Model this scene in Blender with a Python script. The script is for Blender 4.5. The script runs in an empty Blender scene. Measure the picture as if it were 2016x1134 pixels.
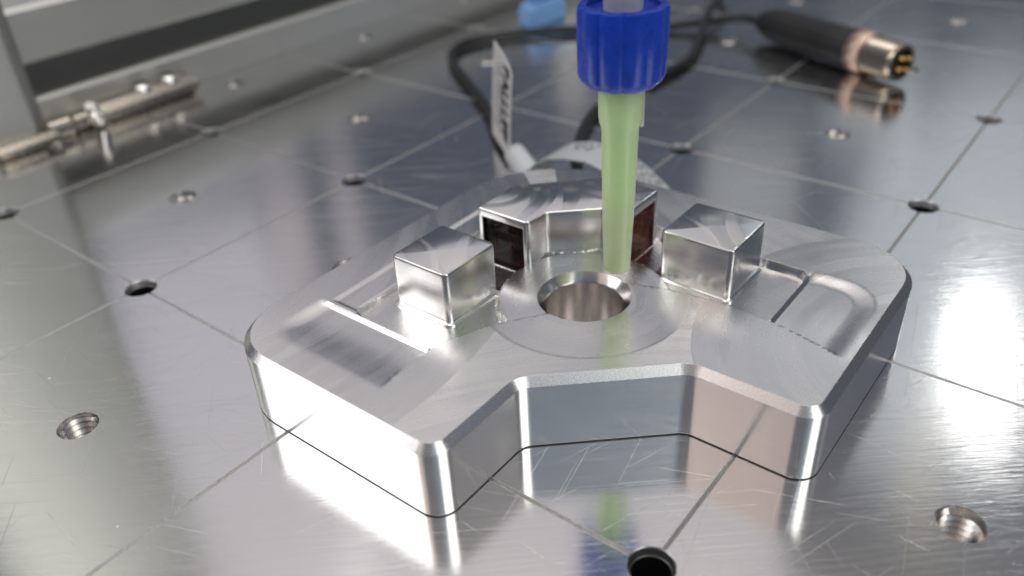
import bpy, bmesh, math, random
from mathutils import Vector, Matrix
from mathutils.geometry import delaunay_2d_cdt
random.seed(7)
MM = 0.001
scene = bpy.context.scene
COL = scene.collection

# ------------------------------------------------------------------ camera
cam_d = bpy.data.cameras.new("camera")
cam = bpy.data.objects.new("camera", cam_d); COL.objects.link(cam)
CR = ((0.61186, -0.78959, -0.04653), (0.45298, 0.30158, 0.83896), (-0.64841, -0.53441, 0.54219))
CC = Vector((-54.72, -177.67, 75.41))
m = Matrix(((CR[0][0], CR[1][0], CR[2][0]), (CR[0][1], CR[1][1], CR[2][1]), (CR[0][2], CR[1][2], CR[2][2])))
cam.matrix_world = Matrix.Translation(CC * MM) @ m.to_4x4()
cam_d.sensor_width = 36.0
cam_d.lens = 1655.36 / 2016.0 * 36.0
cam_d.clip_start = 0.002; cam_d.clip_end = 50.0
cam_d.dof.use_dof = True
cam_d.dof.focus_distance = 0.111
cam_d.dof.aperture_fstop = 15.5
scene.camera = cam

# ------------------------------------------------------------------ world, lamps, exposure
w = bpy.data.worlds.new("World"); scene.world = w; w.use_nodes = True
wn = w.node_tree.nodes; wl = w.node_tree.links
bg = wn["Background"]
tc = wn.new("ShaderNodeTexCoord"); sx = wn.new("ShaderNodeSeparateXYZ"); rp = wn.new("ShaderNodeValToRGB")
wl.new(tc.outputs["Generated"], sx.inputs[0]); wl.new(sx.outputs[2], rp.inputs[0]); wl.new(rp.outputs[0], bg.inputs[0])
els = rp.color_ramp.elements
els[0].position = 0.0; els[0].color = (0.062, 0.065, 0.070, 1)
els[1].position = 1.0; els[1].color = (0.75, 0.73, 0.71, 1)
for p, c in ((0.38, (0.056, 0.066, 0.09)), (0.60, (0.085, 0.096, 0.122)), (0.78, (0.16, 0.152, 0.15)), (0.87, (0.42, 0.40, 0.395))):
    e = els.new(p); e.color = (*c, 1)
bg.inputs[1].default_value = 1.0
CTR = Vector((27, -123, 5)) * MM

def lamp(name, az, el, waz, wel, L, col=(1, 1, 1), dist=2.5, target=None):
    """flat area lamp seen from the block at azimuth/elevation (degrees), angular size waz x wel, radiance L"""
    a, e = math.radians(az), math.radians(el)
    d = Vector((math.cos(e) * math.cos(a), math.cos(e) * math.sin(a), math.sin(e)))
    ld = bpy.data.lights.new(name, "AREA"); ld.shape = "RECTANGLE"
    ld.size = 2 * dist * math.tan(math.radians(waz) / 2) * max(0.2, math.cos(e))
    ld.size_y = 2 * dist * math.tan(math.radians(wel) / 2)
    ld.energy = L * math.pi * ld.size * ld.size_y
    ld.color = col
    o = bpy.data.objects.new(name, ld); COL.objects.link(o)
    z = d; x = Vector((0, 0, 1)).cross(z).normalized(); y = z.cross(x)
    o.matrix_world = Matrix.Translation((target or CTR) + d * dist) @ Matrix((x, y, z)).transposed().to_4x4()
    return o
lamp("window_lamp", 129, 40, 34, 40, 1.8, (1.0, 0.985, 0.99))
lamp("post_fill", -96, 43, 36, 42, 1.7, (0.99, 1.0, 0.95))  # added fill brightening the frame post and rail; no door known
lamp("front_lamp", -40, 44, 30, 24, 0.11, (1.0, 0.97, 0.98))
lamp("photographer_glow", -122, 41, 34, 26, 0.13, (0.45, 0.72, 1.0))  # glow added in place of the unseen photographer in blue, mirrored by the notch
lamp("side_lamp_warm", 64.5, 41, 14, 34, 0.35, (1.0, 0.94, 0.955))
lamp("unseen_post_glow", 56.8, 28.5, 3.2, 13, 0.27, (1.0, 0.88, 0.85))  # added glow standing for an unseen pinkish post mirrored in the table
lamp("unseen_post_glow", 52.3, 27.5, 2.0, 11, 0.27, (1.0, 0.88, 0.85))  # second unseen post, added as a glow in the same way
lamp("patch_lamp", 34.5, 17, 2.2, 2.6, 0.6, (1.0, 0.92, 0.80))
lamp("panel_lamp", 21, 26, 7, 8, 0.24, (0.97, 1.0, 0.93))
lamp("panel_lamp", 14, 19, 6, 6, 0.22, (0.93, 1.0, 1.0))
lamp("halo_panel", 6, 29, 16, 26, 0.27, (0.9, 0.97, 1.0)).data.shape = "ELLIPSE"  # added soft panel giving a pale halo round the table glare
lamp("spot_lamp", 2.6, 34, 4.2, 3.6, 7.0, (1.0, 0.98, 0.95)).data.shape = "ELLIPSE"
lamp("yellow_lamp", 4.5, 41, 1.5, 7, 0.35, (1.0, 0.8, 0.4))
lamp("beige_lamp", 160, 42, 26, 26, 0.42, (1.0, 0.78, 0.68))
lamp("pink_ceiling_fill", 36, 47, 42, 28, 0.30, (1.0, 0.955, 0.975))  # added fill panel standing for the pinkish ceiling above
lamp("ceiling_lamp", 0, 84, 40, 40, 3.0, (1.0, 0.98, 0.96), dist=2.5)

vs = scene.view_settings
vs.view_transform = "Standard"; vs.look = "None"; vs.exposure = 0.36; vs.gamma = 1.0; vs.use_curve_mapping = False
scene.render.engine = "CYCLES"
scene.cycles.use_denoising = True
scene.cycles.max_bounces = 10; scene.cycles.glossy_bounces = 8; scene.cycles.transmission_bounces = 8
scene.cycles.sample_clamp_indirect = 6.0
scene.cycles.blur_glossy = 0.3

# ------------------------------------------------------------------ node helpers
class NT:
    def __init__(s, name):
        s.mat = bpy.data.materials.new(name); s.mat.use_nodes = True
        s.n = s.mat.node_tree.nodes; s.l = s.mat.node_tree.links
        s.b = s.n["Principled BSDF"]
    def put(s, sock, v):
        if isinstance(v, bpy.types.NodeSocket): s.l.new(v, sock)
        elif v is not None:
            if hasattr(sock.default_value, "__len__") and not hasattr(v, "__len__"): sock.default_value = [v] * len(sock.default_value)
            elif hasattr(sock.default_value, "__len__") and len(sock.default_value) == 4 and len(v) == 3: sock.default_value = (*v, 1)
            else: sock.default_value = v
    def new(s, t, props=None, **ins):
        nd = s.n.new(t)
        for k, v in (props or {}).items(): setattr(nd, k, v)
        for k, v in ins.items():
            key = int(k[1:]) if k[0] == "i" and k[1:].isdigit() else k.replace("_", " ")
            s.put(nd.inputs[key], v)
        return nd
    def math(s, op, a, b=None, c=None, clamp=False):
        nd = s.n.new("ShaderNodeMath"); nd.operation = op; nd.use_clamp = clamp
        s.put(nd.inputs[0], a)
        if b is not None: s.put(nd.inputs[1], b)
        if c is not None: s.put(nd.inputs[2], c)
        return nd.outputs[0]
    def vmath(s, op, a, b=None):
        nd = s.n.new("ShaderNodeVectorMath"); nd.operation = op
        s.put(nd.inputs[0], a)
        if b is not None: s.put(nd.inputs[1], b)
        return nd.outputs["Value" if op in ("LENGTH", "DISTANCE", "DOT_PRODUCT") else "Vector"]
    def mm(s):
        """object coordinates in millimetres"""
        t = s.new("ShaderNodeTexCoord")
        return s.vmath("MULTIPLY", t.outputs["Object"], (1000, 1000, 1000))
    def mapped(s, vec, rot=0.0, scale=(1, 1, 1), loc=(0, 0, 0)):
        r = s.new("ShaderNodeMapping", None, Vector=vec)
        r.inputs["Rotation"].default_value = (0, 0, math.radians(rot))
        q = s.new("ShaderNodeMapping", None, Vector=r.outputs[0])
        q.inputs["Scale"].default_value = scale; q.inputs["Location"].default_value = loc
        return q.outputs[0]
    def noise(s, vec, scale=1.0, detail=2.0, rough=0.5, dist=0.0):
        nd = s.new("ShaderNodeTexNoise", None, Vector=vec, Scale=scale, Detail=detail, Roughness=rough, Distortion=dist)
        return nd.outputs["Fac"]
    def noise1(s, wv, scale=1.0, detail=2.0):
        nd = s.new("ShaderNodeTexNoise", {"noise_dimensions": "1D"}, W=wv, Scale=scale, Detail=detail)
        return nd.outputs["Fac"]
    def ramp(s, fac, stops):
        nd = s.new("ShaderNodeValToRGB", None, Fac=fac); e = nd.color_ramp.elements
        while len(e) < len(stops): e.new(0.5)
        for k, (p, c) in enumerate(stops):
            e[k].position = p; e[k].color = (*c, 1) if hasattr(c, "__len__") else (c, c, c, 1)
        return nd.outputs["Color"]
    def rng(s, v, a, b, c, d):
        nd = s.new("ShaderNodeMapRange", None, i0=v, i1=a, i2=b, i3=c, i4=d); return nd.outputs[0]
    def mix(s, f, a, b):
        nd = s.new("ShaderNodeMix", {"data_type": "FLOAT"}); s.put(nd.inputs[0], f); s.put(nd.inputs[2], a); s.put(nd.inputs[3], b); return nd.outputs[0]
    def bump(s, h, strength, dist_mm=0.1, normal=None):
        nd = s.new("ShaderNodeBump", None, Height=h, Strength=strength, Distance=dist_mm * MM, Normal=normal); return nd.outputs[0]
    def set(s, **k):
        for a, v in k.items(): s.put(s.b.inputs[a.replace("_", " ")], v)
        return s.mat

def scratches(t, vec, specs):
    """sum of sparse straight scratch marks; spec = (rotation, length scale, width scale, threshold, seed)"""
    tot = None
    for rot, a, b, th, sd in specs:
        n = t.noise(t.mapped(vec, rot, (a, b, 1), (sd, sd * 1.7, 0)), 1.0, 1.0)
        f = t.rng(n, th, th + 0.03, 0.0, 1.0)
        tot = f if tot is None else t.math("MAXIMUM", tot, f)
    return tot

# ------------------------------------------------------------------ materials
def mat_table():
    t = NT("brushed_table_aluminium"); v = t.mm()
    brush = t.noise(t.mapped(v, 52, (0.045, 4.5, 1)), 1.0, 4.0, 0.7)
    brush2 = t.noise(t.mapped(v, 47, (0.012, 1.6, 1)), 1.0, 2.0)
    sc = scratches(t, v, ((20, 0.025, 6.0, 0.735, 3), (-12, 0.02, 5.6, 0.74, 11), (95, 0.04, 5.0, 0.75, 23), (68, 0.03, 7.0, 0.725, 31), (130, 0.03, 5.0, 0.755, 47), (49, 0.02, 7.0, 0.715, 57), (8, 0.2, 3.5, 0.80, 71)))
    cloud = t.noise(v, 0.03, 3.0)
    sc = t.math("MULTIPLY", sc, t.rng(t.noise(v, 0.022, 3.0, 0.6), 0.42, 0.58, 0.35, 1.0))
    h = t.math("ADD", t.math("MULTIPLY", brush, 0.55), t.math("MULTIPLY", brush2, 0.5))
    h = t.math("SUBTRACT", h, t.math("MULTIPLY", sc, 0.9))
    nrm = t.bump(h, 0.6, 0.028)
    ro = t.math("ADD", t.rng(cloud, 0.3, 0.7, 0.11, 0.16), t.math("MULTIPLY", sc, 0.16))
    ro = t.math("ADD", ro, t.rng(brush2, 0.3, 0.7, -0.02, 0.03))
    tan = t.new("ShaderNodeCombineXYZ", None, X=0.79, Y=0.61, Z=0.0).outputs[0]
    dv = t.new("ShaderNodeTexVoronoi", None, Vector=t.vmath("ADD", t.vmath("MULTIPLY", v, (1, 1, 0)), (3.3, 1.7, 0)), Scale=0.11)
    siz = t.new("ShaderNodeSeparateColor", None, Color=dv.outputs["Color"]).outputs[0]
    dust = t.math("LESS_THAN", dv.outputs["Distance"], t.math("MULTIPLY", t.math("POWER", siz, 3.0), 0.028))
    ro = t.mix(dust, ro, 0.8)
    return t.set(Base_Color=(0.80, 0.795, 0.79), Metallic=t.math("SUBTRACT", 1.0, dust), Roughness=ro, Anisotropic=0.3, Tangent=tan, Normal=nrm)

def mat_groove():
    t = NT("scribed_groove"); v = t.mm()
    n = t.noise(v, 2.2, 4.0, 0.7)
    return t.set(Base_Color=(0.61, 0.60, 0.59), Metallic=1.0, Roughness=t.rng(n, 0.3, 0.7, 0.32, 0.5), Normal=t.bump(n, 1.0, 0.25))

def milled(name, centres, base=(0.79, 0.78, 0.765), rough=0.2, ani=0.6, ringscale=3.0, bstr=0.1, tilt=0.02, patch=0.16, side_rough=0.15):
    """milled aluminium: ring shaped cutter marks on horizontal faces, straight lay lines on upright ones"""
    t = NT(name); v = t.mm()
    geo = t.new("ShaderNodeNewGeometry")
    nz = t.math("ABSOLUTE", t.new("ShaderNodeSeparateXYZ", None, Vector=geo.outputs["Normal"]).outputs[2])
    up = t.rng(nz, 0.75, 0.9, 0.0, 1.0)
    flat = t.vmath("MULTIPLY", v, (1, 1, 0))
    best = None; bd = None
    for k, (cx, cy, r) in enumerate(centres):
        dv = t.vmath("SUBTRACT", flat, (cx, cy, 0))
        ln = t.vmath("LENGTH", dv)
        if best is None: best, bd = dv, ln
        else:
            sel = t.math("LESS_THAN", ln, r)
            mx = t.new("ShaderNodeMix", {"data_type": "VECTOR"}); t.put(mx.inputs[0], sel); t.put(mx.inputs[4], best); t.put(mx.inputs[5], dv)
            best = mx.outputs[1]; bd = t.mix(sel, bd, ln)
    ring = t.noise1(bd, ringscale, 2.0)
    ring2 = t.noise1(bd, ringscale * 0.22, 2.0)
    tang = best
    vside = t.noise(t.mapped(v, 0, (0.12, 0.12, 7.0)), 1.0, 3.0, 0.6)
    vert = t.noise(t.mapped(v, 0, (6.0, 6.0, 0.25)), 1.0, 2.0)
    cloud = t.noise(v, 0.12, 3.0)
    sc = scratches(t, v, ((31, 0.1, 3.0, 0.73, 5), (-40, 0.08, 2.6, 0.735, 17), (80, 0.12, 3.0, 0.735, 29)))
    htop = t.math("ADD", t.math("MULTIPLY", ring, 0.7), t.math("MULTIPLY", ring2, 0.6))
    htop = t.math("SUBTRACT", htop, t.math("MULTIPLY", sc, 0.2))
    hside = t.math("ADD", t.math("MULTIPLY", vside, 1.3), t.math("MULTIPLY", vert, 1.1))
    h = t.mix(up, hside, htop)
    bev = t.new("ShaderNodeBevel", {"samples": 3}); bev.inputs["Radius"].default_value = 0.18 * MM
    # overlapping cutter passes: crescent patches whose faces are tilted a hair against each other
    pv = t.new("ShaderNodeCombineXYZ", None, X=t.math("MULTIPLY", bd, 2.4), Y=t.math("MULTIPLY", t.new("ShaderNodeSeparateXYZ", None, Vector=v).outputs[0], 0.22), Z=0.0).outputs[0]
    vor = t.new("ShaderNodeTexVoronoi", None, Vector=pv, Scale=patch)
    off = t.vmath("MULTIPLY", t.vmath("SUBTRACT", vor.outputs["Color"], (0.5, 0.5, 0.5)), (tilt * 2, tilt * 2, 0))
    sc_up = t.new("ShaderNodeVectorMath", {"operation": "SCALE"}); t.put(sc_up.inputs[0], off); t.put(sc_up.inputs["Scale"], up)
    nb = t.vmath("NORMALIZE", t.vmath("ADD", bev.outputs[0], sc_up.outputs[0]))
    nrm = t.bump(h, bstr, 0.05, nb)
    ro = t.math("ADD", t.rng(cloud, 0.3, 0.7, rough - 0.03, rough + 0.05), t.math("MULTIPLY", t.rng(ring2, 0.35, 0.7, 0, 1), 0.05))
    ro = t.mix(up, t.rng(vside, 0.3, 0.7, side_rough - 0.02, side_rough + 0.07), ro)
    side_t = t.new("ShaderNodeCombineXYZ", None, X=0.0, Y=0.0, Z=1.0).outputs[0]
    mx = t.new("ShaderNodeMix", {"data_type": "VECTOR"}); t.put(mx.inputs[0], up); t.put(mx.inputs[4], side_t); t.put(mx.inputs[5], tang)
    return t.set(Base_Color=base, Metallic=1.0, Roughness=ro, Anisotropic=ani, Tangent=mx.outputs[1], Normal=nrm)

def metal(name, col, rough, grain=0.0, scale=4.0):
    t = NT(name); v = t.mm(); n = t.noise(v, scale, 3.0)
    return t.set(Base_Color=col, Metallic=1.0, Roughness=t.rng(n, 0.3, 0.7, rough - 0.03, rough + 0.05), Normal=t.bump(n, grain, 0.05))

def anodised(name, col, rough):
    t = NT(name); v = t.mm(); n = t.noise(t.mapped(v, 0, (0.05, 1.5, 1.5)), 1.0, 3.0)
    return t.set(Base_Color=col, Metallic=0.55, Roughness=t.rng(n, 0.3, 0.7, rough - 0.04, rough + 0.05), Normal=t.bump(n, 0.15, 0.05))

def plastic(name, col, rough, sss=0.0, radius=(1, 1, 1), grain=0.05, scale=1.5, sc_mm=1.0, var=0.06):
    t = NT(name); v = t.mm(); n = t.noise(v, scale, 4.0)
    c = t.ramp(n, ((0.25, tuple(x * (1 - var) for x in col)), (0.75, tuple(min(1, x * (1 + var)) for x in col))))
    t.set(Base_Color=c, Roughness=t.rng(n, 0.3, 0.7, rough - 0.05, rough + 0.06), Normal=t.bump(n, grain, 0.1))
    if sss: t.set(Subsurface_Weight=sss, Subsurface_Radius=radius, Subsurface_Scale=sc_mm * MM)
    return t.mat

M_TABLE = mat_table()
M_GROOVE = mat_groove()
M_HOLE = metal("thread_steel", (0.60, 0.565, 0.535), 0.27, 0.15)
M_SHADE_DARK = metal("dark_recess_shade", (0.10, 0.10, 0.10), 0.4, 0.2)  # shade of hole depths and block underside put into a near-black colour
M_RIM = metal("countersink_metal", (0.66, 0.65, 0.64), 0.34, 0.2)
M_BLOCK = milled("milled_block", ((-70, -60, 0), (-30, 75, 72), (75, -30, 72), (12, -44, 30), (0, 0, 14.6)), rough=0.24, ani=0.8, bstr=0.07, ringscale=2.2, side_rough=0.16, base=(0.87, 0.855, 0.84), tilt=0.014)
M_CHAMFER = metal("satin_chamfer", (0.80, 0.79, 0.78), 0.24, 0.08, 6.0)
M_POST = milled("milled_post", ((9, -14, 0), (-13, 8, 14)), rough=0.17, ringscale=2.5, bstr=0.045, side_rough=0.2, tilt=0.055, patch=0.2, base=(0.85, 0.84, 0.825))
M_HEAD = milled("milled_head", ((4, 30, 0), (25, 9, 11), (8, 22, 6)), rough=0.17, ringscale=2.0, bstr=0.05, side_rough=0.18, tilt=0.07, patch=0.24, base=(0.85, 0.84, 0.825))
M_BORE = metal("bored_aluminium", (0.72, 0.69, 0.67), 0.2, 0.05, 2.5)
M_CAV = metal("shaded_cavity_metal", (0.30, 0.28, 0.27), 0.3, 0.2)  # darkened metal: shade of the left window recess put into its colour

def mat_red(name, p0, c0, p1, c1):
    t = NT(name); v = t.mm(); n = t.noise(t.mapped(v, 0, (0.9, 0.9, 0.22)), 1.0, 1.5)  # bright streaks in the tint imitate light glinting through the glass
    return t.set(Base_Color=t.ramp(n, ((p0, c0), (p1, c1))), Roughness=0.03, Transmission_Weight=1.0, IOR=1.22)
M_RED = mat_red("red_filter_glass", 0.50, (0.03, 0.002, 0.001), 0.80, (0.6, 0.06, 0.015))
M_RED_GLOW = mat_red("red_glass_painted_glow", 0.42, (0.12, 0.012, 0.003), 0.60, (1.0, 0.42, 0.05))  # lighter orange copy of the red glass; its inner glow is painted
M_BLACK = plastic("black_cable_sheath", (0.012, 0.012, 0.013), 0.45)
M_BLACKR = plastic("black_rubber_grip", (0.010, 0.010, 0.011), 0.5)
M_NICKEL = metal("nickel", (0.64, 0.56, 0.47), 0.16, 0.1)
M_COPPER = metal("copper_ring", (0.62, 0.46, 0.37), 0.3, 0.1)
M_BRASS = metal("brass_pin", (0.80, 0.55, 0.22), 0.25, 0.1)
M_PAPER = plastic("white_label_paper", (0.80, 0.78, 0.775), 0.55, var=0.03)
M_SLEEVE = plastic("clear_white_sleeve", (0.74, 0.76, 0.77), 0.2, var=0.03)
M_TAG2 = plastic("grey_white_label", (0.52, 0.54, 0.56), 0.35, var=0.03)
M_INK = plastic("label_ink", (0.03, 0.03, 0.035), 0.6)
M_INKG = plastic("label_ink_grey", (0.25, 0.24, 0.25), 0.6)
M_PROFILE = anodised("anodised_profile", (0.62, 0.615, 0.58), 0.42)
M_POSTAL = anodised("pale_anodised_post", (0.80, 0.79, 0.74), 0.40)
M_SLOT = anodised("profile_slot", (0.30, 0.30, 0.285), 0.45)  # darker copy of the rail finish; slot shade put into the colour
M_HINGE = metal("plated_hinge", (0.62, 0.56, 0.48), 0.28, 0.2, 1.0)
M_CHROME = metal("bolt_chrome", (0.85, 0.82, 0.77), 0.14)
M_BLUE = plastic("blue_luer_plastic", (0.008, 0.062, 0.56), 0.28, 0.35, (0.3, 0.5, 1.0), 0.06, 0.7, 0.9, 0.12)
M_GREEN = plastic("green_nozzle_plastic", (0.69, 0.89, 0.49), 0.20, 1.0, (0.9, 1.0, 0.6), 0.02, 0.4, 3.0, 0.03)
M_NECK = plastic("grey_neck_plastic", (0.60, 0.575, 0.575), 0.3, 0.3, (1, 1, 1), sc_mm=1.0)
M_PALE = plastic("pale_blue_plastic", (0.22, 0.42, 0.75), 0.35, 0.3, (0.5, 0.7, 1.0))

# ------------------------------------------------------------------ mesh helpers (all in millimetres)
def link(name, verts, faces, mats, parent=None, loc=(0, 0, 0), smooth=True, fmat=None, sharp=35):
    me = bpy.data.meshes.new(name)
    me.from_pydata([(x * MM, y * MM, z * MM) for x, y, z in verts], [], faces)
    if not isinstance(mats, (list, tuple)): mats = [mats]
    for mt in mats: me.materials.append(mt)
    if fmat: me.polygons.foreach_set("material_index", fmat)
    me.update()
    bm = bmesh.new(); bm.from_mesh(me); bmesh.ops.recalc_face_normals(bm, faces=bm.faces); bm.to_mesh(me); bm.free()
    o = bpy.data.objects.new(name, me); COL.objects.link(o)
    if smooth:
        me.shade_smooth()
        if sharp: me.set_sharp_from_angle(angle=math.radians(sharp))
    o.location = Vector(loc) * MM
    if parent: o.parent = parent
    return o

def empty(name, label, cat, loc=(0, 0, 0), group=None):
    o = bpy.data.objects.new(name, None); COL.objects.link(o); o.location = Vector(loc) * MM
    o.empty_display_size = 0.005
    o["label"] = label; o["category"] = cat
    if group: o["group"] = group
    return o

def rounded(poly, d=0.0, seg=8):
    """poly: CCW list of (x, y, radius); offset inwards by d; returns the same number of points for any d"""
    n = len(poly); out = []
    P = [Vector((p[0], p[1])) for p in poly]
    def off(i):
        a, b = P[i], P[(i + 1) % n]; t = (b - a).normalized(); nn = Vector((-t.y, t.x)); return a + nn * d, t
    for i in range(n):
        a, ta = off((i - 1) % n); b, tb = off(i)
        cr = ta.x * tb.y - ta.y * tb.x
        if abs(cr) < 1e-9: out.append(b.copy()); continue
        s = ((b.x - a.x) * tb.y - (b.y - a.y) * tb.x) / cr
        X = a + ta * s
        r = poly[i][2] + (-d if cr > 0 else d); r = max(r, 0.02)
        ang = math.acos(max(-1, min(1, ta.dot(tb)))); L = r * math.tan(ang / 2)
        p0 = X - ta * L; sg = 1 if cr > 0 else -1
        ctr = p0 + Vector((-ta.y, ta.x)) * r * sg
        v0 = p0 - ctr
        for k in range(seg + 1):
            th = sg * ang * k / seg
            out.append(ctr + Vector((v0.x * math.cos(th) - v0.y * math.sin(th), v0.x * math.sin(th) + v0.y * math.cos(th))))
    return out

def inside(pt, poly):
    x, y = pt; c = False; j = len(poly) - 1
    for i in range(len(poly)):
        xi, yi = poly[i]; xj, yj = poly[j]
        if (yi > y) != (yj > y) and x < (xj - xi) * (y - yi) / (yj - yi) + xi: c = not c
        j = i
    return c

def loft(rings, cap0=True, cap1=True, closed=True):
    V = []; F = []
    n = len(rings[0])
    for r in rings: V += [tuple(p) for p in r]
    for k in range(len(rings) - 1):
        for i in range(n if closed else n - 1):
            j = (i + 1) % n; F.append((k * n + i, k * n + j, (k + 1) * n + j, (k + 1) * n + i))
    if cap0: F.append(tuple(reversed(range(n))))
    if cap1: F.append(tuple((len(rings) - 1) * n + i for i in range(n)))
    return V, F

def prism(poly, levels, seg=6):
    return loft([[(p.x, p.y, z) for p in rounded(poly, d, seg)] for z, d in levels])

def lathe(prof, n=48, cap0=True, cap1=True, rfun=None):
    rings = []
    for r, z in prof:
        rings.append([((r if not rfun else rfun(r, z, 2 * math.pi * i / n)) * math.cos(2 * math.pi * i / n), (r if not rfun else rfun(r, z, 2 * math.pi * i / n)) * math.sin(2 * math.pi * i / n), z) for i in range(n)])
    return loft(rings, cap0, cap1)

def box(x0, x1, y0, y1, z0, z1, b=0.3):
    return prism([(x0, y0, b), (x1, y0, b), (x1, y1, b), (x0, y1, b)], [(z0, b), (z0 + b, 0), (z1 - b, 0), (z1, b)], 3)

def tube(pts, r, n=16, sub=8):
    """smooth tube through points (Catmull-Rom)"""
    P = [Vector(p) for p in pts]; P = [2 * P[0] - P[1]] + P + [2 * P[-1] - P[-2]]
    path = []
    for i in range(1, len(P) - 2):
        for k in range(sub):
            t = k / sub; a, b, c, d = P[i - 1], P[i], P[i + 1], P[i + 2]
            path.append(0.5 * ((2 * b) + (c - a) * t + (2 * a - 5 * b + 4 * c - d) * t * t + (3 * b - a - 3 * c + d) * t ** 3))
    path.append(P[-2])
    rings = []; up = Vector((0, 0, 1))
    for i, p in enumerate(path):
        t = (path[min(i + 1, len(path) - 1)] - path[max(i - 1, 0)]).normalized()
        x = up.cross(t)
        if x.length < 1e-4: x = Vector((1, 0, 0))
        x.normalize(); y = t.cross(x)
        rings.append([tuple(p + x * r * math.cos(2 * math.pi * k / n) + y * r * math.sin(2 * math.pi * k / n)) for k in range(n)])
    return loft(rings)

def boolean(o, cutters):
    for c in cutters:
        md = o.modifiers.new("cut", "BOOLEAN"); md.operation = "DIFFERENCE"; md.object = c; md.solver = "EXACT"
    bpy.context.view_layer.update()
    dg = bpy.context.evaluated_depsgraph_get()
    me = bpy.data.meshes.new_from_object(o.evaluated_get(dg))
    o.modifiers.clear(); old = o.data; o.data = me; bpy.data.meshes.remove(old)
    for c in cutters: bpy.data.objects.remove(c)
    me.shade_smooth(); me.set_sharp_from_angle(angle=math.radians(35))

def axis_frame(a, b):
    a, b = Vector(a), Vector(b); z = (b - a).normalized(); x = Vector((0, 0, 1)).cross(z).normalized(); y = z.cross(x)
    return Matrix.Translation(a * MM) @ Matrix((x, y, z)).transposed().to_4x4()

# ------------------------------------------------------------------ table top with scribed grid and holes
G = 50.0
X0, X1, Y0, Y1 = -190, 620, -420, 420
RH = 2.75
def near_view(x, y):
    d = Vector((x, y, 0)) - CC; z = -d.dot(Vector(CR[2]))
    if z < 20: return False
    px = 1008 + 1655.36 * d.dot(Vector(CR[0])) / z; py = 567 - 1655.36 * d.dot(Vector(CR[1])) / z
    return -120 < px < 2136 and -60 < py < 1260
plain, threaded = [], []
for i in range(-3, 12):
    for j in range(-8, 9):
        if near_view(i * G, -j * G): plain.append((i * G, -j * G))
        if near_view((i + .5) * G, -(j + .5) * G): threaded.append(((i + .5) * G, -(j + .5) * G))
def hidden(p):
    u, v = p[0] - 27.0, p[1] + 123.3
    return (abs(u) < 32 and abs(v) < 32 and not (u < -12 and v < -12)) or p[1] > 34.5
plain = [p for p in plain if not hidden(p)]; threaded = [p for p in threaded if not hidden(p)]
verts = []; edges = []
def seg_(a, b): verts.append(Vector(a)); verts.append(Vector(b)); edges.append((len(verts) - 2, len(verts) - 1))
for a, b in (((X0, Y0), (X1, Y0)), ((X1, Y0), (X1, Y1)), ((X1, Y1), (X0, Y1)), ((X0, Y1), (X0, Y0))): seg_(a, b)
GW = 0.32
for i in range(-3, 12):
    for o_ in (-GW, 0, GW): seg_((i * G + o_, Y0), (i * G + o_, Y1))
for j in range(-8, 9):
    for o_ in (-GW, 0, GW): seg_((X0, -j * G + o_), (X1, -j * G + o_))
NS = 40
for (hx, hy) in plain + threaded:
    b0 = len(verts)
    for k in range(NS): verts.append(Vector((hx + RH * math.cos(2 * math.pi * (k + .5) / NS), hy + RH * math.sin(2 * math.pi * (k + .5) / NS))))
    for k in range(NS): edges.append((b0 + k, b0 + (k + 1) % NS))
rv, re_, rf, *_ = delaunay_2d_cdt(verts, edges, [], 0, 1e-5)
def onl(c): k = round(c / G); return abs(c - k * G)
TV = []
for p in rv:
    z = -0.36 if (onl(p.x) < 1e-3 or onl(p.y) < 1e-3) else 0.0
    if p.x in (X0, X1) or p.y in (Y0, Y1): z = 0
    TV.append((p.x, p.y, z))
holes = plain + threaded
TF = []; TM = []
for f in rf:
    cx = sum(rv[i].x for i in f) / len(f); cy = sum(rv[i].y for i in f) / len(f)
    if any((cx - a) ** 2 + (cy - b) ** 2 < (RH * 0.98) ** 2 for a, b in holes): continue
    TF.append(tuple(f)); TM.append(1 if (onl(cx) < GW or onl(cy) < GW) else 0)
table = link("table_top", TV, TF, [M_TABLE, M_GROOVE], smooth=False, fmat=TM)
bm = bmesh.new(); bm.from_mesh(table.data)
if sum(f.normal.z for f in bm.faces) < 0: bmesh.ops.reverse_faces(bm, faces=bm.faces)
bm.to_mesh(table.data); bm.free()
table["kind"] = "structure"
# thread lining: helical M6 thread
n = 40; turns = 9; V = []; F = []; FM = []
rows = []
steps = 6
for k in range(steps * turns + 1):
    ring = []
    for i in range(n):
        z = -0.3 - (k / steps) * 1.0 - (i / n) * 1.0
        ph = (k % steps) / steps
        r = 2.62 - 0.5 * (1 - abs(2 * ph - 1))
        ring.append((r * math.cos(2 * math.pi * i / n), r * math.sin(2 * math.pi * i / n), z))
    ring.append((ring[0][0], ring[0][1], ring[0][2] - 1.0))
    rows.append(ring)
first = [(RH * math.cos(2 * math.pi * i / n), RH * math.sin(2 * math.pi * i / n), 0.0) for i in range(n + 1)]
second = [(2.60 * math.cos(2 * math.pi * i / n), 2.60 * math.sin(2 * math.pi * i / n), -0.28) for i in range(n + 1)]
V, F = loft([first, second] + rows, False, True, closed=False)
thread_mesh = link("threaded_hole", V, F, [M_HOLE, M_SHADE_DARK], sharp=60, fmat=[0] * (len(F) - 1) + [1]).data
bpy.data.objects.remove(bpy.data.objects["threaded_hole"])
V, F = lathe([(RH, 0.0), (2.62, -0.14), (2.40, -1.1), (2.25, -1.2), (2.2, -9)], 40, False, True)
plain_mesh = link("drilled_hole", V, F, [M_RIM, M_SHADE_DARK], fmat=[0] * 80 + [1] * 81, sharp=25).data
bpy.data.objects.remove(bpy.data.objects["drilled_hole"])
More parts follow.
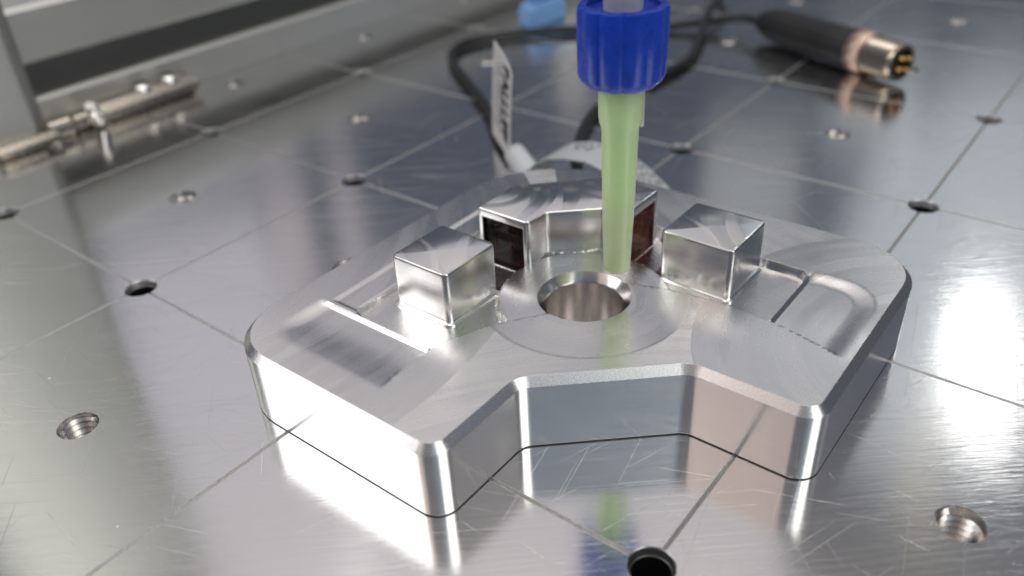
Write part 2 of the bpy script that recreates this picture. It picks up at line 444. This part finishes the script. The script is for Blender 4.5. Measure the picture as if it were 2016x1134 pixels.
for lst, me, nm in ((plain, plain_mesh, "drilled_hole"), (threaded, thread_mesh, "threaded_hole")):
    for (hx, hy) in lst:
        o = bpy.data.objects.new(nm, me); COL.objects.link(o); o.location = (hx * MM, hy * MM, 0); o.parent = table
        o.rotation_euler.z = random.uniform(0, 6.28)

# ------------------------------------------------------------------ sensor block
OX, OY = 27.0, -123.3
T = 10.7; CH = 1.0; FLOOR = 9.4
block = empty("sensor_block", "machined aluminium sensor block with notched front, central bore and upright posts", "sensor block", (OX, OY, 0))
OUT = [(-36, 36, 10), (-36, -4.2, 3), (-20.4, -4.2, 3), (-6.4, -19.8, 3), (-6.4, -36, 3), (36, -36, 10), (36, 36, 20)]

def sstep(a, b, x):
    t = max(0.0, min(1.0, (x - a) / (b - a))); return t * t * (3 - 2 * t)
def rrect(u, v, u0, u1, v0, v1, r):
    """signed distance to a rounded rectangle (negative inside)"""
    cx, cy = (u0 + u1) / 2, (v0 + v1) / 2; hx, hy = (u1 - u0) / 2 - r, (v1 - v0) / 2 - r
    dx, dy = abs(u - cx) - hx, abs(v - cy) - hy
    return math.hypot(max(dx, 0), max(dy, 0)) + min(max(dx, dy), 0) - r
def height(u, v):
    h = T
    r = math.hypot(u, v)
    # pockets around the posts
    vl = 9.6 - 0.0235 * (u + 25) ** 2
    ur = 8.6 - 0.012 * (v + 18) ** 2
    front = min(v - vl, 50) if u < -3 else 99           # > 0 : behind the front land on the left
    fr_r = (u - ur) if v < -3 else 99
    dL = rrect(u, v, -21.3, 26, -40, 24.2, 1.0)
    dR = rrect(u, v, -40, 22.4, -23.3, 26, 1.0)
    inner = max(rrect(u, v, -21.3, 22.4, -23.3, 24.2, 1.5), -front if u < -3 else -50, -fr_r if v < -3 else -50)
    if u + v < -6 and not (u < -3 and v > vl) and not (v < -3 and u > ur): inner = max(inner, 2.0)
    k = 1 - sstep(-0.28, 0.12, inner)
    h -= (T - FLOOR) * k
    # raised hub ring round the bore
    if u > -4 and v > -5:
        h -= 1.0 * k * sstep(-4, -2.6, u) * sstep(-5, -3.6, v)
    hub = 1 - sstep(12.0, 12.4, r)
    if hub > 0: h = h * (1 - hub) + max(h, T - 0.3) * hub
    # outer troughs: soft concave channels
    d = max(rrect(u, v, -32.5, -18, -10, 30.5, 5.0), vl - v)
    if d < 0.2 and u < -21.4:
        wall = 1 - sstep(-21.95, -21.5, u)
        cc = max(0.0, min(1.0, (u + 31.5) / 7.5))
        h = min(h, T - 0.62 * math.sin(cc * 1.571) ** 1.5 * wall * (1 - sstep(-2.6, 0.1, rrect(u, v, -32.5, -18, -40, 30.5, 5.0))) * (1 - sstep(-0.4, 0.1, vl - v)))
    d = max(rrect(u, v, -10, 23.4, -34.0, -20, 6.0), ur - u)
    if d < 0.2 and v < -23.4:
        wall = 1 - sstep(-23.95, -23.5, v)
        h = min(h, T - 0.5 * wall * (1 - sstep(-3.0, 0.1, rrect(u, v, -40, 23.4, -34.0, -20, 6.0))) * (1 - sstep(-0.4, 0.1, ur - u)))
    # shallow lowered strip behind the left pocket, cutter circle on the front land
    if v > 23.5 and -21 < u < 14: h -= 0.22 * (1 - sstep(28.2, 28.7, v)) * sstep(-21, -20.6, u) * (1 - sstep(13, 14, u))
    h -= 0.04 * (1 - sstep(14.3, 14.6, r)) * (1 if h > T - 0.2 else 0)
    return h

SEG = 10
inner_loop = rounded(OUT, CH, SEG)
il = [(p.x, p.y) for p in inner_loop]
HR = 6.6; NH = 72
pts = [Vector(p) for p in il]; ed = [(i, (i + 1) % len(il)) for i in range(len(il))]
b0 = len(pts)
pts += [Vector((HR * math.cos(2 * math.pi * k / NH), HR * math.sin(2 * math.pi * k / NH))) for k in range(NH)]
ed += [(b0 + k, b0 + (k + 1) % NH) for k in range(NH)]
shrunk = [(p.x, p.y) for p in rounded(OUT, CH + 0.12, SEG)]
GS = 0.25; ng = int(72 / GS)
for i in range(ng + 1):
    for j in range(ng + 1):
        u, v = -36 + i * GS, -36 + j * GS
        if u * u + v * v < (HR + 0.15) ** 2: continue
        if inside((u, v), shrunk): pts.append(Vector((u + (0.01 if (i + j) % 2 else -0.01), v)))
rv, re_, rf, ov, *_ = delaunay_2d_cdt(pts, ed, [], 0, 1e-7)
idx = {}
for k, src in enumerate(ov):
    for s_ in src: idx[s_] = k
V = []
for p in rv: V.append((p.x, p.y, height(p.x, p.y)))
loop_set = [idx[i] for i in range(len(il))]; hole_set = [idx[b0 + k] for k in range(NH)]
for i in loop_set: V[i] = (V[i][0], V[i][1], T)
for i in hole_set: V[i] = (V[i][0], V[i][1], min(max(V[i][2], T - 0.45), T))
F = []; FM = []
for f in rf:
    cx = sum(rv[i].x for i in f) / 3; cy = sum(rv[i].y for i in f) / 3
    if cx * cx + cy * cy < (HR - 0.03) ** 2 or not inside((cx, cy), il): continue
    F.append(tuple(f)); FM.append(0)
def ring_at(d, z):
    b = len(V)
    V.extend((p.x, p.y, z) for p in rounded(OUT, d, SEG)); return list(range(b, b + len(il)))
def strip(a, b, mi):
    n_ = len(a)
    for i in range(n_):
        j = (i + 1) % n_; F.append((a[i], b[i], b[j], a[j])); FM.append(mi)
r2 = ring_at(0.0, T - CH); r3 = ring_at(0.0, 0.20); r4 = ring_at(0.16, 0.04)
strip(loop_set, r2, 1); strip(r2, r3, 0); strip(r3, r4, 2)  # bottom edge coloured dark to draw the contact shade
F.append(tuple(r4)); FM.append(2)
base = link("base_plate", V, F, [M_BLOCK, M_CHAMFER, M_SHADE_DARK], block, fmat=FM, sharp=28)
# bore: countersink and wall
hz = [V[i][2] for i in hole_set]
rings = [[(HR * math.cos(2 * math.pi * k / NH), HR * math.sin(2 * math.pi * k / NH), hz[k]) for k in range(NH)]]
for r, z in ((5.62, T - 1.4), (5.5, T - 1.6), (5.5, 0.3)):
    rings.append([(r * math.cos(2 * math.pi * k / NH), r * math.sin(2 * math.pi * k / NH), z) for k in range(NH)])
V, F = loft(rings, False, True)
link("bore", V, F, [M_BORE], block, sharp=25)

def post(name, u0, u1, v0, v1, label):
    cx, cy = (u0 + u1) / 2, (v0 + v1) / 2; a, b = (u1 - u0) / 2, (v1 - v0) / 2
    V, F = prism([(-a, -b, .8), (a, -b, .8), (a, b, .8), (-a, b, .8)],
                 [(FLOOR - 0.4, -.45), (FLOOR + 0.25, -.45), (FLOOR + 0.42, -.12), (FLOOR + 0.6, 0), (17.1, 0), (17.3, .06), (17.44, .18), (17.5, .36)], 6)
    o = link(name, V, F, [M_POST], block, (cx, cy, 0), sharp=30); o["label"] = label
    return o
post("post", -15.1, -4.6, 11.7, 21.8, "bright square post on the left of the bore")
pr_ = post("post", 10.8, 21.3, -16.6, -5.6, "square post on the right of the bore"); pr_.rotation_euler.z = 0

HEAD = [(2.4, 21.0, .6), (2.4, 11.4, .7), (6.5, 10.9, 1.4), (11.9, 4.7, 1.4), (12.3, 0.8, .7), (21.8, 0.8, .6), (21.8, 10.0, 1.0), (11.0, 20.8, 1.0)]
V, F = prism(HEAD, [(FLOOR - 1.4, -.15), (FLOOR - 0.8, -.15), (FLOOR - 0.6, 0), (17.1, 0), (17.3, .06), (17.44, .18), (17.5, .36)], 5)
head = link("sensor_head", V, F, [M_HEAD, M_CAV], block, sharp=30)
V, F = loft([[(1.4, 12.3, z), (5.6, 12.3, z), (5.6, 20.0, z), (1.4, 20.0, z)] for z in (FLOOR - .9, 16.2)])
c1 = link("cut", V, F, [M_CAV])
V, F = loft([[(13.2, -0.2, z), (20.7, -0.2, z), (20.7, 4.0, z), (13.2, 4.0, z)] for z in (FLOOR - .9, 16.2)])
c2 = link("cut", V, F, [M_RIM])  # paler metal than the left recess, so this window seems lit inside
for c in (c1, c2): c.location = block.location
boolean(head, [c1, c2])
g = 0.06
V, F = loft([[(2.95, 12.3 + g, z), (4.4, 12.3 + g, z), (4.4, 20.0 - g, z), (2.95, 20.0 - g, z)] for z in (FLOOR - .85, 16.2 - g)])
o = link("window", V, F, [M_RED], head, smooth=False); o["label"] = "dark red window facing the left post"
V, F = loft([[(13.2 + g, 1.35, z), (20.7 - g, 1.35, z), (20.7 - g, 2.7, z), (13.2 + g, 2.7, z)] for z in (FLOOR - .85, 16.2 - g)])
o = link("window", V, F, [M_RED_GLOW], head, smooth=False); o["label"] = "dark red window with painted glow, facing the right post"

# ------------------------------------------------------------------ dispensing nozzle
NX, NY = 30.0, -126.6
noz = empty("dispensing_nozzle", "pale green tapered dispensing nozzle with ribbed blue cap hanging over the bore", "nozzle", (NX, NY, 0))
def ribs(r, z, a):
    q = abs(math.cos(5.5 * a + 0.3 * 0)) ** 0.55
    return r - (0.34 * (1 - q) if r > 3.9 and z > 40.8 else 0.0)
V, F = lathe([(2.9, 40.75), (3.8, 40.75), (4.5, 40.9), (4.95, 41.4), (5.25, 42.1), (5.36, 46), (5.36, 49.6), (5.25, 50.0), (4.7, 50.2), (4.3, 50.1), (4.2, 49.7), (4.1, 49.5), (2.2, 49.5)], 120, True, True, ribs)
link("luer_cap", V, F, [M_BLUE], noz, sharp=50)
V, F = lathe([(2.75, 41.2), (2.78, 38.8), (2.72, 36.6), (2.62, 35.9), (2.32, 35.0), (2.24, 31), (2.16, 27), (2.06, 22), (1.93, 18.5), (1.84, 15.1), (1.76, 14.7), (1.62, 14.55), (0.9, 14.55), (0.85, 15.2), (0.85, 24.0)], 48, True, True)
link("tip", V, F, [M_GREEN], noz, sharp=50)
# stepped flat on one side of the tip
V, F = box(-0.9, 0.9, -0.25, 0.25, 35.2, 41.0, 0.2)
o = link("key_rib", V, F, [M_GREEN], noz)
o.location = Vector((1.58, -2.04, 0)) * MM; o.rotation_euler.z = math.radians(-52 + 90)
V, F = lathe([(2.25, 48.25), (2.3, 50.5), (2.45, 56), (2.5, 63), (2.5, 63.4)], 48)
link("neck", V, F, [M_NECK], noz, sharp=50)
V, F = lathe([(2.4, 63.3), (8.0, 66.0), (8.2, 67.0), (8.2, 110.0)], 48)
link("barrel", V, F, [M_NECK], noz, sharp=40)

# ------------------------------------------------------------------ sensor cable with connector and flag label
R_C = 1.2
cable = empty("sensor_cable", "black sensor cable looping back to a round connector, white name tag on it", "cable", (68, -84, 0))
def rel(pts, o): return [(x - o[0], y - o[1], z - o[2]) for x, y, z in pts]
O1 = (68, -84, 0)
V, F = tube(rel([(56, -93, 2.4), (66, -85.5, 2.2), (74, -75, 1.9), (83, -62.5, 1.6), (94, -50.5, 1.4), (106, -34, 1.4), (116, -20.5, 1.4), (124, -13, 1.4), (134, -11, 1.4), (146, -17, 1.4), (158, -29, 1.4), (172, -50, 1.4), (181, -63, 2.4), (184, -74, 4.4), (180.5, -83.5, 5.0)], O1), R_C)
link("cord", V, F, [M_BLACK], cable)
A = (182.0, -81.5, 5.0); B = (160.5, -129.5, 5.6)
fr = axis_frame(Vector(A) - Vector(O1), Vector(B) - Vector(O1))
def on_axis(name, prof, mats, parent=cable, n=48, rfun=None, sharp=35):
    V, F = lathe(prof, n, True, True, rfun); o = link(name, V, F, mats, parent, sharp=sharp); o.matrix_basis = fr; return o
cb = on_axis("connector_body", [(1.9, 0), (2.6, 0.3), (3.4, 2.0), (4.3, 5.0), (4.65, 8), (4.75, 15), (4.7, 24), (4.8, 25), (4.95, 34.5), (4.6, 35.2)], [M_BLACKR], rfun=lambda r, z, a: r - (0.18 * max(0, math.cos(14 * a)) if 4 < z < 35 and r > 4 else 0), n=112)
on_axis("coupling_ring", [(4.2, 35.0), (5.2, 35.3), (5.35, 36), (5.35, 39.3), (5.0, 39.9), (4.2, 40.0)], [M_COPPER], rfun=lambda r, z, a: r - 0.22 * max(0, math.cos(30 * a)) if r > 5 else r, n=120)
prof = [(4.2, 39.9), (4.75, 40.2)]
for k in range(8): prof += [(4.75, 40.4 + k), (4.35, 40.9 + k)]
prof += [(4.6, 48.6), (4.5, 49.2), (3.6, 49.3), (3.5, 45.0)]
on_axis("threaded_nut", prof, [M_NICKEL], sharp=15)
on_axis("pin_insert", [(3.3, 44.9), (3.3, 46.5), (3.1, 46.6)], [M_BLACKR])
for q in range(4):
    a = q * math.pi / 2 + .6
    V, F = lathe([(0.5, 46.5), (0.5, 50.3), (0.3, 50.7)], 12); o = link("pin", V, F, [M_BRASS], cable); o.matrix_basis = fr @ Matrix.Translation(Vector((1.8 * math.cos(a), 1.8 * math.sin(a), 0)) * MM)
# flag label standing on the cable
P1 = Vector((72.2, -74.4, 2.0)); P2 = Vector((81.6, -62.2, 2.0))
ax = (P2 - P1); L_ = ax.length; ax.normalize(); nn = Vector((-ax.y, ax.x, 0))
lean = Vector((0.045, -0.058, 1)).normalized()
def flag_pt(s, h, t=0.0): return P1 + ax * (s * L_) + lean * h + nn * (t + 0.15 * math.sin(h / 20 * 3.0))
nsx, nh = 6, 12; V = []; F = []
for t_ in (-0.09, 0.09):
    for i in range(nh + 1):
        for k in range(nsx + 1):
            s = k / nsx; hmax = 19.8 + 1.2 * s
            V.append(tuple(flag_pt(s, i / nh * hmax - (1.6 * (1 - s) ** 6 if i == nh else 0), t_) - Vector(O1)))
st = (nsx + 1) * (nh + 1)
for t_ in (0, st):
    for i in range(nh):
        for k in range(nsx): a = t_ + i * (nsx + 1) + k; F.append((a, a + 1, a + nsx + 2, a + nsx + 1))
bd_ = [k for k in range(nsx + 1)] + [i * (nsx + 1) + nsx for i in range(1, nh + 1)] + [nh * (nsx + 1) + k for k in range(nsx - 1, -1, -1)] + [i * (nsx + 1) for i in range(nh - 1, 0, -1)]
for a, b in zip(bd_, bd_[1:] + bd_[:1]): F.append((a, b, b + st, a + st))
flag = link("name_tag", V, F, [M_PAPER], cable, sharp=60); flag["label"] = "white paper name tag standing upright on the cable"
# side facing the camera
side = -1 if (CC - P1).dot(nn) < 0 else 1
def text_on_flag(body, s0, h0, size, mat, name="lettering", xscale=1.0, bold=0.0):
    cu = bpy.data.curves.new(name, "FONT"); cu.body = body; cu.size = size; cu.align_x = "LEFT"; cu.offset = bold
    ob = bpy.data.objects.new(name, cu); COL.objects.link(ob); bpy.context.view_layer.update()
    me = bpy.data.meshes.new_from_object(ob.evaluated_get(bpy.context.evaluated_depsgraph_get())); bpy.data.objects.remove(ob)
    # text runs downwards along the tag, letter tops towards P1
    for v in me.vertices:
        h = h0 - v.co.x * xscale; s = s0 - v.co.y / L_
        p = flag_pt(s, h, side * 0.13) - Vector(O1); v.co = p * MM
    me.materials.append(mat); o = bpy.data.objects.new(name, me); COL.objects.link(o); o.parent = flag
    return o
text_on_flag("BALLUFF", 0.44, 18.7, 7.4, M_INK, bold=0.42, xscale=0.56)
V = []; F = []
def mark(s0, s1, h0, h1):
    b = len(V)
    for s, h in ((s0, h0), (s1, h0), (s1, h1), (s0, h1)): V.append(tuple(flag_pt(s, h, side * 0.13) - Vector(O1)))
    F.append((b, b + 1, b + 2, b + 3))
for s0, s1, st_, h_ in ((0.52, 0.60, 17.6, 1.0), (0.68, 0.73, 17.2, 0.6), (0.80, 0.84, 17.0, 0.6)):
    h = st_
    while h > 4:
        l_ = random.uniform(0.5, 1.0) * h_
        if random.random() < .85: mark(s0, s1, h, h - l_)
        h -= l_ + 0.3
link("small_print", V, F, [M_INKG], flag, smooth=False)
# sleeve wrapped round the cable
V, F = tube(rel([(66.2, -84.9, 2.7), (69.5, -80.8, 2.5), (74.5, -74.2, 2.3)], O1), 2.45)
link("sleeve", V, F, [M_SLEEVE], cable)

# second cable with a folded label behind the block
O2 = (76, -90, 0)
cable2 = empty("sensor_cable", "second black cable with folded white label, leaving the block behind the nozzle", "cable", O2)
V, F = tube(rel([(58, -101, 3.0), (68, -95, 3.4), (77, -88, 2.8), (86, -82.5, 2.2), (98, -76.5, 1.4), (108, -73.5, 1.4), (122, -73.5, 1.4), (139, -74.8, 1.4), (152, -74.5, 1.4), (166, -70, 2.4), (178, -65.5, 3.4), (192, -61, 4.5), (206, -58, 5), (222, -50, 4), (236, -36, 3)], O2), R_C)
link("cord", V, F, [M_BLACK], cable2)
prof2 = [(-83.0, 0.4), (-84.2, 3.6), (-86.0, 6.4), (-88.8, 8.2), (-92.5, 8.9), (-97, 8.9), (-100.5, 7.6), (-104.0, 5.4), (-107.5, 2.6), (-110, 0.3)]
rows = []
for k, xo in enumerate((64.5, 67.0, 69.5, 72.0, 74.0)):
    rows.append([(xo + 0.20 * (-y - 84) - O2[0], y - O2[1], z) for y, z in prof2])
n_ = len(prof2); V = [p for r in rows for p in r] + [(p[0], p[1], p[2] - 0.22) for r in rows for p in r]; F = []
half = len(V) // 2
for b in (0, half):
    for i in range(len(rows) - 1):
        for k in range(n_ - 1): a = b + i * n_ + k; F.append((a, a + 1, a + n_ + 1, a + n_))
bd_ = list(range(n_)) + [i * n_ + n_ - 1 for i in range(1, len(rows))] + [(len(rows) - 1) * n_ + k for k in range(n_ - 2, -1, -1)] + [i * n_ for i in range(len(rows) - 2, 0, -1)]
for a, b in zip(bd_, bd_[1:] + bd_[:1]): F.append((a, b, b + half, a + half))
fold = link("folded_label", V, F, [M_TAG2], cable2, sharp=60); fold["label"] = "white folded label lying behind the block"
V = []; F = []
def lab_pt(x, q):
    q = max(0, min(n_ - 1.001, q)); k = int(q); t_ = q - k; y = prof2[k][0] * (1 - t_) + prof2[k + 1][0] * t_; z = prof2[k][1] * (1 - t_) + prof2[k + 1][1] * t_
    return (x + 0.20 * (-y - 84) - O2[0], y - O2[1], z + 0.14)
def mark2(x0, x1, q0, q1):
    b = len(V)
    for x, q in ((x0, q0), (x1, q0), (x1, q1), (x0, q1)): V.append(lab_pt(x, q))
    F.append((b, b + 1, b + 2, b + 3))
for x0, x1, qs in ((72.0, 72.8, (3.4, 3.6, 3.9, 4.15, 4.5, 4.9)), (70.4, 71.2, (3.6, 4.0, 4.4)), (69.4, 70.4, (3.8, 4.3))):
    for q in qs: mark2(x0, x1, q, q + 0.14)
for x0 in (66, 67.2, 68.4, 69.6, 70.8, 72, 73):
    q = 5.9
    while q < 7.9:
        l_ = random.uniform(.08, .3); mark2(x0, x0 + 0.5, q, q + l_); q += l_ + random.uniform(.06, .25)
link("small_print", V, F, [M_INKG], fold, smooth=False)

# ------------------------------------------------------------------ aluminium frame, hinge and background piece
fy = 34.8
def profile_section():
    # y (depth), z (height) outline of a slotted profile whose slot faces the table
    return [(fy, 0.05), (fy, 8.3), (fy + 1.0, 9.2), (fy + 2.2, 9.3), (fy + 2.2, 7.6), (fy + 9, 7.6), (fy + 9, 18.4), (fy + 2.2, 18.4), (fy + 2.2, 17.0), (fy + 0.8, 17.2), (fy, 18.0), (fy, 28.9), (fy + 1.2, 30.0), (fy + 30, 30.0), (fy + 30, 0.05)]
sec = profile_section()
frame = empty("frame_rail", "grey aluminium slotted rail lying along the table behind the hinge", "rail", (80, fy, 0))
rings = [[(x, y - fy, z) for y, z in sec] for x in (-95.0, 300.0)]
V, F = loft(rings)
fm = [1 if k % 15 in (3, 4, 5, 6, 7) else 0 for k in range(15)] + [0, 0]
link("rail_body", V, F, [M_PROFILE, M_SLOT], frame, smooth=False, fmat=fm)
fpost = empty("frame_post", "upright grey aluminium post at the left edge beside the hinge", "post", (0, 30, 0))
V, F = prism([(-26, -0.5, 1.5), (23.2, -0.5, 1.5), (23.2, 4.1, 1.0), (-26, 4.1, 1.0)], [(0.05, 0), (160, 0)], 4)
link("post_body", V, F, [M_POSTAL], fpost)
V, F = prism([(-1.2, -1.3, .3), (1.2, -1.3, .3), (1.2, -0.6, .3), (-1.2, -0.6, .3)], [(0.4, 0), (159, 0)], 3)
o = link("edge_strip", V, F, [M_SLOT], fpost, (24.6, 2.6, 0))

hinge = empty("hinge", "nickel plated hinge with two dome bolts at the foot of the rail", "hinge", (44, 30, 0))
V, F = box(-8, 22.5, -3.4, 4.4, 0.1, 5.2, 1.8); link("leaf", V, F, [M_HINGE], hinge)
V, F = box(-33, -17.5, -4.6, -0.7, 0.1, 3.6, 1.2); link("foot_leaf", V, F, [M_HINGE], hinge)
def lying(name, x0, x1, y, z, r, mat):
    V, F = lathe([(r * .8, 0), (r, r * .2), (r, x1 - x0 - r * .2), (r * .8, x1 - x0)], 24); o = link(name, V, F, [mat], hinge)
    o.rotation_euler = (0, math.pi / 2, 0); o.location = Vector((x0, y, z)) * MM
for x0, x1, rr in ((-19, -13, 2.6), (-12.6, -8, 2.1)): lying("knuckle", x0, x1, 0.4, 2.2, rr, M_HINGE)
for x in (7.5, 15.5):
    V, F = lathe([(2.9, 0), (2.9, 0.7), (2.6, 1.3), (1.8, 1.8), (0.8, 2.0)], 28); o = link("bolt", V, F, [M_CHROME], hinge)
    o.rotation_euler = (math.radians(18), 0, 0); o.location = Vector((x, 0.6, 4.6)) * MM
V, F = lathe([(1.8, 0), (1.8, 5.5), (1.2, 6.0)], 24); o = link("pin_head", V, F, [M_CHROME], hinge)
o.rotation_euler = (math.radians(35), 0, math.radians(-40)); o.location = Vector((-7, -2.0, 1.8)) * MM

pale = empty("blue_clip", "pale blue plastic piece at the top edge behind the cable", "clip", (164, -14, 0))
V, F = prism([(-9, -4.5, 2), (9, -5.5, 2), (14, 4.5, 2), (-5, 4.0, 2)], [(0.1, 1.0), (1.0, 0), (5.5, 0.3), (7.0, 1.5)], 5)
link("clip_body", V, F, [M_PALE], pale)
V, F = box(-3, 22, -2.2, 2.2, 6.6, 11, 1.0); link("clip_arm", V, F, [M_PALE], pale)
